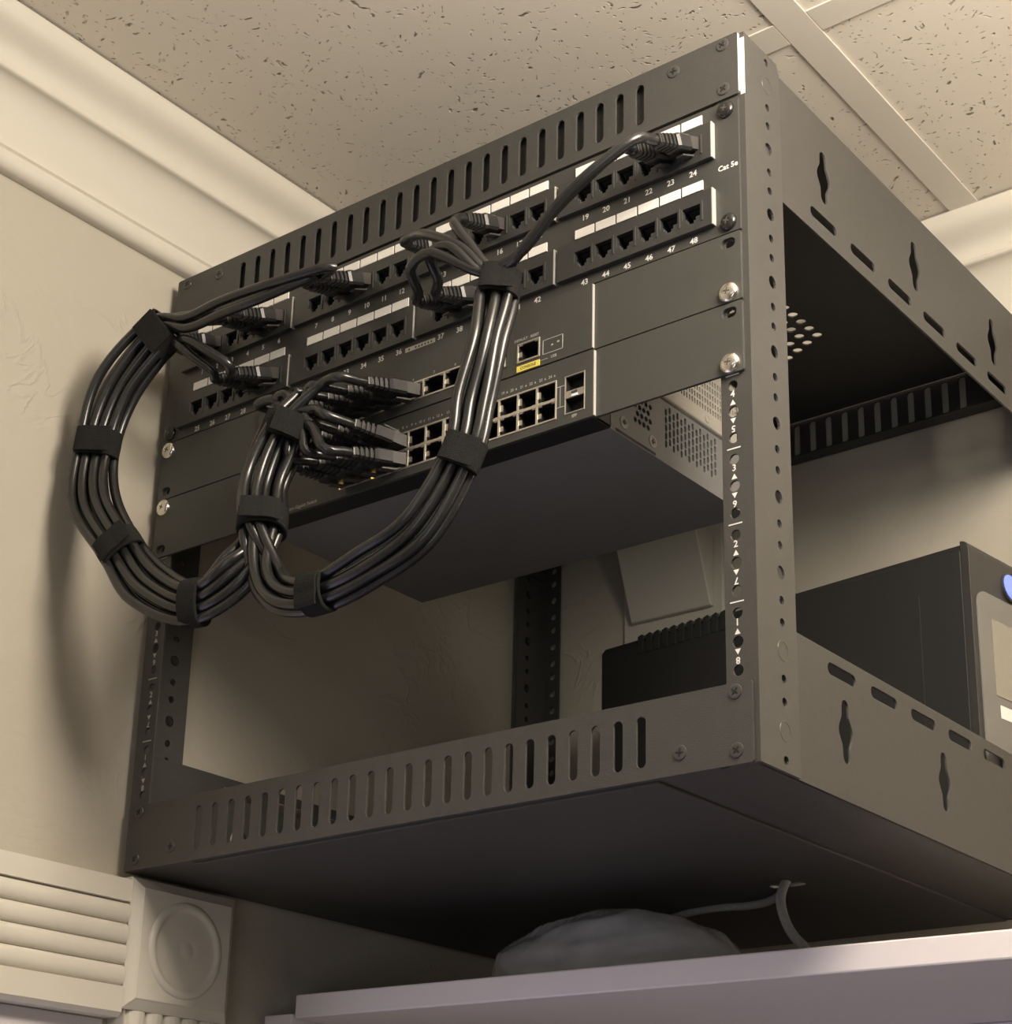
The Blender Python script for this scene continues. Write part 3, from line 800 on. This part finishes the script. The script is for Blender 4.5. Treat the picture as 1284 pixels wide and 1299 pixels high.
b.box(356.0, 357.6, -4.35, -4.2, Z6+12.2, Z6+13.2); b.box(351.6, 352.8, -4.35, -4.2, Z6+11.4, Z6+12.4)
for k in range(8): b.text(str(k+1), 2.6, TXF(155.6+17.3*k, -4.35, Z6+22.2))
b.text('cisco', 7.2, TXF(118.0, -4.35, Z6+24.2))
for k, hh in enumerate((1.6, 2.8, 4.6, 2.8, 1.6, 2.8, 4.6, 2.8, 1.6)): b.box(109.6+2.0*k, 110.4+2.0*k, -4.35, -4.2, Z6+30.0, Z6+30.0+hh)
tag(b.build('printed_marks', 'print_grey', s2), kind='stuff')

# ================================================================== PATCH CABLES
# plug frame: +y goes into the jack, origin on the jack face
def plug_meshes():
    b = MB(); b.box(-5.8, 5.8, -9.5, 6.0, -4.0, 3.9); body = b.mesh('plug', (0,0,0)); body.materials.append(MATS['plug_clear'])
    secs = []
    def sec(y, hw, hh, ch=1.4):
        pts = [(-hw+ch,-hh),(hw-ch,-hh),(hw,-hh+ch),(hw,hh-ch),(hw-ch,hh),(-hw+ch,hh),(-hw,hh-ch),(-hw,-hh+ch)]
        return [(x, y, z) for x, z in pts]
    secs = [sec(-7.0, 6.3, 4.9), sec(-17.0, 6.2, 4.9), sec(-19.0, 5.2, 4.5)]
    y = -19.0
    for k in range(4):
        f = 1 - 0.05*k
        secs += [sec(y-0.05, 4.0*f, 3.6*f, 1.2), sec(y-1.5, 4.0*f, 3.6*f, 1.2), sec(y-1.55, 5.1*f, 4.5*f), sec(y-3.2, 5.0*f, 4.4*f)]
        y -= 3.3
    secs += [sec(y-0.05, 3.8, 3.6, 1.2), sec(y-1.0, 3.6, 3.5, 1.2)]
    b = MB(); b.loft(secs, smooth=False); boot = b.mesh('boot', (0,0,0)); boot.materials.append(MATS['boot_black'])
    b = MB(); b.prism([(3.0,-4.0),(-3.0,-7.2),(-13.0,-7.6),(-13.0,-6.7),(-3.0,-6.0),(3.0,-3.2)], 0, -2.6, 2.6); tab = b.mesh('latch', (0,0,0)); tab.materials.append(MATS['plug_clear'])
    return body, boot, tab, y-1.0
PB, PT, PL, TAIL = plug_meshes()

CR = 3.3
def frame_pts(way, lead=None, out_=None):
    """way: list of (x,y,z) -> list of (pos, n1, n2) with n2 facing out of the panel"""
    out = []; pv = [Vector(q) for q in way]
    for i, q in enumerate(pv):
        a_ = Vector(lead) if (i == 0 and lead) else pv[max(i-1,0)]
        c_ = Vector(out_) if (i == len(pv)-1 and out_) else pv[min(i+1,len(pv)-1)]
        t = (c_ - a_).normalized()
        n2 = Vector((0.55, -0.80, -0.15)); n2 = (n2 - t*n2.dot(t)).normalized(); n1 = t.cross(n2)
        out.append((q, n1, n2, t))
    return out
A_way = [(64,-65,307), (35,-73,273), (24,-76,231), (30,-79,188), (64,-80,145), (94,-79,113), (134,-75,94), (166,-70,109)]
B_way = [(346,-48,256), (344,-54,216), (338,-57,180), (332,-60,146), (308,-66,104), (270,-69,87), (236,-71,79), (206,-70,86), (186,-66,106)]
C_way = [(176,-63,142), (170,-58,172), (180,-52,207)]
T_ties_A = {0, 2, 4, 6}; T_ties_B = {0, 3, 6}
def offs(n, i, cols, sp):
    r, c = divmod(i, cols); rows = (n + cols - 1)//cols
    return ((c - (cols-1)/2 + (0.5 if r % 2 else 0.0) - 0.25)*sp, (r - (rows-1)/2)*sp*0.9)
LEADS = {64: (98,-64,318), 346: (352,-46,292), 176: None}
def bundle_pts(way, n, i, cols, ties, seed, loose=1.25):
    fr = frame_pts(way, LEADS[way[0][0]], (186,-49,232) if way is C_way else C_way[0]); out = []
    rr = random.Random(seed*31 + i)
    j1, j2 = rr.uniform(-1,1), rr.uniform(-1,1)
    for k, (q, n1, n2, t) in enumerate(fr):
        a, c_ = offs(n, i, cols, CR*2*1.0)
        if k not in ties:
            a = a*loose + rr.uniform(-1.6,1.6); c_ = c_*loose + rr.uniform(-1.4,1.4)
        out.append(q + n1*a + n2*c_)
    return out
def port_pp(n):
    r = 1 if n <= 24 else 0
    return Vector((PORTX[(n-1) % 24], -5.6, ROWZ[r]+4.6+7.6))
def port_lo(col, row):
    x = 182.0 + 14.42*col + (0.8 if col > 5 else 0) + 7.4
    return Vector((x, -5.0, Z5+5.6+6.4+12.7*row))
def port_up(k): return Vector((146.8+17.3*k+8.8, -5.0, Z6+7.0+6.2))

def add_plug(cable, pos, yaw, pitch, flip):
    o = link('plug', PB, cable, P(*pos))
    o.rotation_euler = Euler((pitch, math.pi if flip else 0.0, yaw), 'XYZ')
    bt = link('boot', PT, o, P(*pos)); lt = link('latch', PL, o, P(*pos))
    R3 = Euler((pitch, math.pi if flip else 0.0, yaw), 'XYZ').to_matrix()
    d = R3 @ Vector((0,-1,0))
    return pos + d*(-TAIL), d

ci = 0
CABLES = []
def cable(label, grp, pnum, way_pts, swp, start_hint, end_hint, yaw1, pitch1, yaw2, pitch2, flip2=False):
    ctr = port_pp(pnum)
    o = empty('patch_cable', ctr.x, ctr.y, ctr.z)
    tag(o, label, 'patch cable', grp)
    e1, d1 = add_plug(o, ctr, yaw1, pitch1, False)
    e2, d2 = add_plug(o, swp, yaw2, pitch2, flip2)
    pts = [e1 - d1*3, e1 + d1*4] + start_hint(e1, d1) + way_pts + end_hint(e2, d2) + [e2 + d2*4, e2 - d2*3]
    path = catmull(pts, 7)
    b = MB(); b.tube(path, CR, 9)
    b.build('cord', 'pvc_black', o)
    CABLES.append(path)

NA = 8
upper_sw = [port_up(k) for k in (1, 2, 3, 4, 5)]
lower_sw = [port_lo(c, r) for c in range(4) for r in (1, 0)]
GA = 'black patch cables in the left loop'; GB = 'black patch cables in the right loop'
A_ports = [30, 29, 1, 2, 5, 6, 9, 10]
A_dest = [lower_sw[0], lower_sw[1], lower_sw[2], lower_sw[3], upper_sw[1], lower_sw[5], upper_sw[3], upper_sw[0]]
B_ports = [39, 38, 13, 16, 23, 24]
B_dest = [lower_sw[6], lower_sw[4], lower_sw[7], port_up(0), upper_sw[2], upper_sw[4]]
A_ord = {30:0, 29:1, 1:4, 2:5, 5:2, 6:3, 9:6, 10:7}
def slot14(i):      # position of each of the 14 cords inside the shared bundle
    return i
TIE_PTS = {}
def shared(i, seed):
    return bundle_pts(C_way, 14, i, 4, {0, 2}, seed, 1.08)
ORD = {1:'first', 2:'second'}
HINT = {24: [(446,-53,312), (429,-60,300), (402,-62,285), (370,-56,267)], 23: [(434,-50,312), (420,-57,299), (394,-60,281), (363,-55,264)],
        16: [(312,-50,311), (322,-60,297), (338,-57,272)], 13: [(276,-46,316), (298,-58,302), (326,-62,282), (341,-56,263)],
        38: [(284,-50,272), (290,-64,279), (310,-68,280), (335,-60,264)], 39: [(298,-48,276), (303,-62,284), (322,-66,281), (338,-58,263)],
        10: [(206,-48,318), (167,-60,314), (125,-66,312), (90,-66,311)], 9: [(190,-48,316), (157,-60,306), (127,-66,302), (94,-66,302)],
        6: [(112,-50,316), (98,-62,313)], 5: [(96,-50,314), (88,-62,310)],
        30: [(116,-48,276), (104,-58,286), (88,-63,297)], 29: [(100,-47,276), (92,-56,284), (82,-63,294)],
        2: [(58,-46,318), (66,-56,314)], 1: [(44,-46,317), (54,-56,312)]}
WHERE = {24: 'rightmost jack of the top row', 23: 'second jack from the right end of the top row', 16: 'top row jack just above the right loop tie',
         13: 'first jack of the third top row block', 38: 'second jack of the third bottom row block', 39: 'third jack of the third bottom row block',
         10: 'fourth jack of the second top row block', 9: 'third jack of the second top row block', 6: 'last jack of the first top row block',
         5: 'fifth jack of the first top row block', 30: 'last jack of the first bottom row block', 29: 'fifth jack of the first bottom row block',
         2: 'second jack from the left end of the top row', 1: 'leftmost jack of the top row'}
T6 = Vector(C_way[-1])
def eh(e, d): return [T6.lerp(e, 0.55) + Vector((4 if e.x < 175 else -2, -9, 9)), e + d*16 + Vector((-3, -1, 1))]
for i, (pn, ds) in enumerate(zip(A_ports, A_dest)):
    wp = bundle_pts(A_way, NA, A_ord[pn], 4, T_ties_A, 3, 1.12) + shared(i, 11)
    sh = lambda e, d, pn=pn: [Vector(q) for q in HINT[pn]]
    low = ds.z < Z5+14
    cable('black patch cable in the ' + WHERE[pn], GA, pn, wp, ds, sh, eh, {10:-0.12, 9:-0.12, 6:-0.1, 5:-0.1, 30:-0.1, 29:-0.1, 2:0.05, 1:0.1}[pn], 0.33, (-0.34 if ds.x > 188 else 0.05), 0.12 if not low else 0.06, flip2=ds.z > Z5+14 and ds.z < Z5+30)
for i, (pn, ds) in enumerate(zip(B_ports, B_dest)):
    wp = bundle_pts(B_way, 6, {39:0, 38:3, 13:1, 16:4, 23:2, 24:5}[pn], 3, T_ties_B, 5, 1.12) + shared(8+i, 13)
    sh = lambda e, d, pn=pn: [Vector(q) for q in HINT[pn]]
    low = ds.z < Z5+14
    cable('black patch cable in the ' + WHERE[pn], GB, pn, wp, ds, sh, eh, {24:-0.12, 23:-0.12, 16:-0.02, 13:0.0}.get(pn, -0.1), 0.36 if pn > 22 else 0.33, (-0.34 if ds.x > 188 else 0.05), 0.10, flip2=ds.z > Z5+14 and ds.z < Z5+30)

# hook-and-loop ties around the bundles
def tie(fr, a, c_, width, label, tail):
    q, n1, n2, t = fr
    b = MB(); N = 26; secs = []
    def ring(s_, ra, rc):
        pts = []
        for k in range(N):
            th = 2*math.pi*k/N; ct, st = math.cos(th), math.sin(th)
            e = 0.86
            u = math.copysign(abs(ct)**e, ct)*ra; v = math.copysign(abs(st)**e, st)*rc
            pts.append(q + n1*u + n2*v + t*s_)
        return pts
    h = width/2
    secs = [ring(-h+0.4, a-1.8, c_-1.8), ring(-h, a-0.4, c_-0.4), ring(-h+0.5, a+0.5, c_+0.5), ring(0, a+0.7, c_+0.7), ring(h-0.5, a+0.5, c_+0.5), ring(h, a-0.4, c_-0.4), ring(h-0.4, a-1.8, c_-1.8)]
    b.loft(secs, smooth=True, cap=False)
    root = empty('cable_tie', q.x, q.y, q.z)
    tag(root, label, 'cable tie', 'black hook-and-loop cable ties on the cable bundles')
    b.build('band', 'velcro_black', root)
    b = MB()       # overlapping tail
    pts = []
    for k in range(9):
        th = tail + 0.16*k*1.0; ct, st = math.cos(th), math.sin(th); e = 0.86; lift = 1.6 + (0.9*(k-5) if k > 5 else 0)
        pts.append((math.copysign(abs(ct)**e, ct)*(a+lift), math.copysign(abs(st)**e, st)*(c_+lift)))
    secs = []
    for u, v in pts:
        l = math.hypot(u, v)
        un, vn = u/l, v/l
        secs.append([q+n1*u+n2*v+t*(-h+0.5), q+n1*u+n2*v+t*(h-0.5), q+n1*(u+1.4*un)+n2*(v+1.4*vn)+t*(h-0.5), q+n1*(u+1.4*un)+n2*(v+1.4*vn)+t*(-h+0.5)])
    b.loft(secs, smooth=False)
    b.build('tail', 'velcro_black', root)
fa, fb, fc = frame_pts(A_way + C_way[:1], LEADS[64]), frame_pts(B_way + C_way[:1], LEADS[346]), frame_pts([(178,-68,112)] + C_way + [(186,-49,232)])
tie(fa[0], 15.5, 10.0, 19, 'black cable tie at the top of the left loop beside the wall', 0.8)
tie(fa[2], 15.0, 9.0, 19, 'black cable tie on the leftmost bend of the left loop', 0.8)
tie(fa[4], 15.0, 9.0, 18, 'black cable tie on the lower left bend of the left loop', 0.8)
tie(fa[6], 15.0, 9.0, 15, 'black cable tie at the bottom of the left loop', 3.6)
tie(fc[1], 15.0, 14.0, 16, 'black cable tie joining both loops below the network switches', 0.8)
tie(fc[3], 15.0, 14.0, 17, 'black cable tie just left of the switch plugs', 0.5)
tie(fb[0], 12.0, 9.0, 17, 'black cable tie at the top of the right loop over the patch panel', 0.8)
tie(fb[3], 12.0, 9.0, 18, 'black cable tie on the right loop over the lower switch ports', 0.8)
tie(fb[6], 12.0, 9.5, 17, 'black cable tie at the bottom of the right loop', 0.8)

# ================================================================== UPS on the rack tray
ang = math.atan2(300-340, 480-147)
ups = empty('backup_power_unit', 303.5, 321.5, -41.6, ang)
tag(ups, 'black tower backup power unit with silver front panel standing on the rack tray', 'power supply')
Lh = 167.0; UH = 225.0; UWd = 92.0
b = MB()          # local: x along the unit (front = +x), y depth, z up
prof = [(0,0),(UWd,0),(UWd,UH-6),(UWd-6,UH),(4,UH),(0,UH-5)]
b.prism(prof, 0, -Lh+7, Lh+1)
b.build('case', 'ups_black', ups, bevel=1.5)
b = MB()
for k in range(11):
    x = -Lh+46+8.2*k; b.prism([(x, UH-14), (x+5.2, UH-14), (x+5.2, UH+0.6), (x+4.2, UH+1.6), (x, UH+0.2)], 1, -0.5, UWd*0.8)
b.build('vent_ribs', 'ups_black', ups)
b = MB(); b.box(Lh-34, Lh-33.4, -0.3, UWd+0.3, 2, UH-30); b.build('seam', 'ups_bezel', ups)
b = MB()
front = [(Lh+1, 0), (Lh+7.5, 0), (Lh+7.5, UH-8)] + [(Lh+1.5+6*math.cos(a), UH-6+6*math.sin(a)) for a in [math.pi/2*k/6 for k in range(7)]] + [(Lh+1, UH)]
b.prism([(x, z) for x, z in front], 1, -1.5, UWd+1.5, smooth=False)
b.build('front_bezel', 'ups_bezel', ups, bevel=3.0)
b = MB(); pan = rrect(4, UWd-4, 24, UH-34, 10, 6)
b.plate(pan, [], lambda u, v, w_: (Lh+7.2+w_, u, v), 1.8)
fp = b.build('front_panel', 'ups_silver', ups, bevel=0.6)
b = MB(); b.box(Lh+8.8, Lh+9.5, 20, UWd-20, UH-106, UH-52); b.build('display', 'ups_screen', fp)
b = MB(); b.box(Lh+8.8, Lh+9.4, 24, UWd-20, UH-121, UH-112); b.build('label_strip', 'paper_white', fp)
b = MB(); b.lathe((Lh+7.0, 50, UH-21), (1, 0, 0.1), [(11,0),(11,1.6),(9.8,2.2),(9,1.8)], 28); bt = b.build('power_button', 'ups_bezel', ups)
b = MB(); b.lathe((Lh+7.0, 50, UH-21), (1, 0, 0.1), [(9.6,1.4),(9.4,2.6),(8.2,2.8),(3,3.0)], 28); b.build('button_light', 'led_blue', bt)

# ================================================================== box on the back wall
wb = empty('surface_junction_box', 146, 450, 232)
tag(wb, 'white wedge-shaped junction box on the back wall behind the rack', 'junction box')
b = MB(); b.box(88, 190, WY-4, WY, 231, 336); b.build('wall_plate', 'wall_box_white', wb, bevel=1.5)
b = MB(); b.prism([(WY-4, 247), (WY-9, 247), (WY-38, 325), (WY-38, 333), (WY-4, 333)], 0, 99, 181); b.build('cover', 'wall_box_white', wb, bevel=1.2)

# ================================================================== wall shelf under the rack, with bag and cords on it
CA = math.atan2(27.3, 519.0)
shf = empty('wall_shelf', 22.8, 143.6, -124.5, CA)
tag(shf, 'long white painted wall shelf under the rack', 'shelf')
b = MB(); b.box(0, 1100, 0, 253, 0, 16.5); b.build('shelf_board', 'cabinet_white', shf, bevel=1.2)
b = MB(); b.box(-26.5, -0.6, -2, 256, -34, 3.2); b.build('end_cleat', 'cabinet_white', shf, bevel=1.0)
b = MB(); b.box(0, 1100, 232, 252, -34, -0.2); b.build('rear_cleat', 'cabinet_white', shf, bevel=1.0)
for x in (760, 1060):
    b = MB(); b.prism([(60, -0.3), (231, -0.3), (231, -33), (215, -33)], 0, x-10, x+10); b.build('bracket', 'cabinet_white', shf, bevel=0.8)

from mathutils import noise as mnoise
bag = MB(); nu, nv = 96, 34
vs, fs = [], []
def ridged(d, f, o):
    return 1 - 2*abs(mnoise.noise(d*f + Vector((o, 1.7*o, 0.3*o))))
for j in range(nv+1):
    ph = math.pi/2*j/nv
    for i in range(nu):
        th = 2*math.pi*i/nu
        ch = max(0.0, math.cos(ph))**0.6
        d = Vector((math.cos(th)*ch, math.sin(th)*ch, math.sin(ph)))
        r = 0.90 + 0.10*mnoise.noise(d*1.6+Vector((3,1,0))) + 0.05*ridged(d, 1.7, 2.0) + 0.015*ridged(d, 3.4, 5.0)
        hx = 1.0 - 0.30*max(0.0, d.x) + 0.07*ridged(d, 1.9, 8.0)
        vs.append((238 + d.x*108*r, 226 + d.y*50*r, -107.6 + d.z*49*r*hx))
for j in range(nv):
    for i in range(nu):
        k = (i+1) % nu; fs.append((j*nu+i, j*nu+k, (j+1)*nu+k, (j+1)*nu+i))
bag.add(vs, fs, True)
tag(bag.build('plastic_bag', 'clear_film'), 'crumpled clear plastic bag lying on the shelf under the rack', 'plastic bag')
b = MB(); b.tube(catmull([(355,262,-41),(357,250,-47),(361,236,-62),(370,228,-80),(383,222,-94),(402,216,-104.2),(470,214,-104.4),(560,220,-104.4)], 8), 3.2, 10)
tag(b.build('grey_power_cord', 'grey_cable'), 'light grey cord hanging down from the rack tray behind the shelf edge', 'cord')
b = MB(); b.tube(catmull([(196,322,-104.5),(205,318,-80),(222,306,-54),(245,298,-49),(275,294,-48),(305,291,-49.8),(325,284,-50),(343,270,-48.5),(348,263,-42)], 8), 2.8, 10)
tag(b.build('grey_data_cord', 'grey_cable'), 'light grey cord running close under the rack tray behind the bag', 'cord')

# ceiling lamp right of the rack (its bulb is the point light set at the top)
cl = empty('ceiling_lamp', 810, -200, 470)
tag(cl, 'small brass ceiling lamp right of the rack', 'lamp')
b = MB(); b.lathe((810, -200, 512), (0,0,-1), [(58,0),(58,5),(46,11),(14,13)], 28); b.build('canopy', 'lamp_brass', cl)
b = MB(); b.lathe((810, -200, 500), (0,0,-1), [(11,0),(11,16),(15,20),(15,42),(12,44)], 18); b.build('lamp_holder', 'lamp_brass', cl)
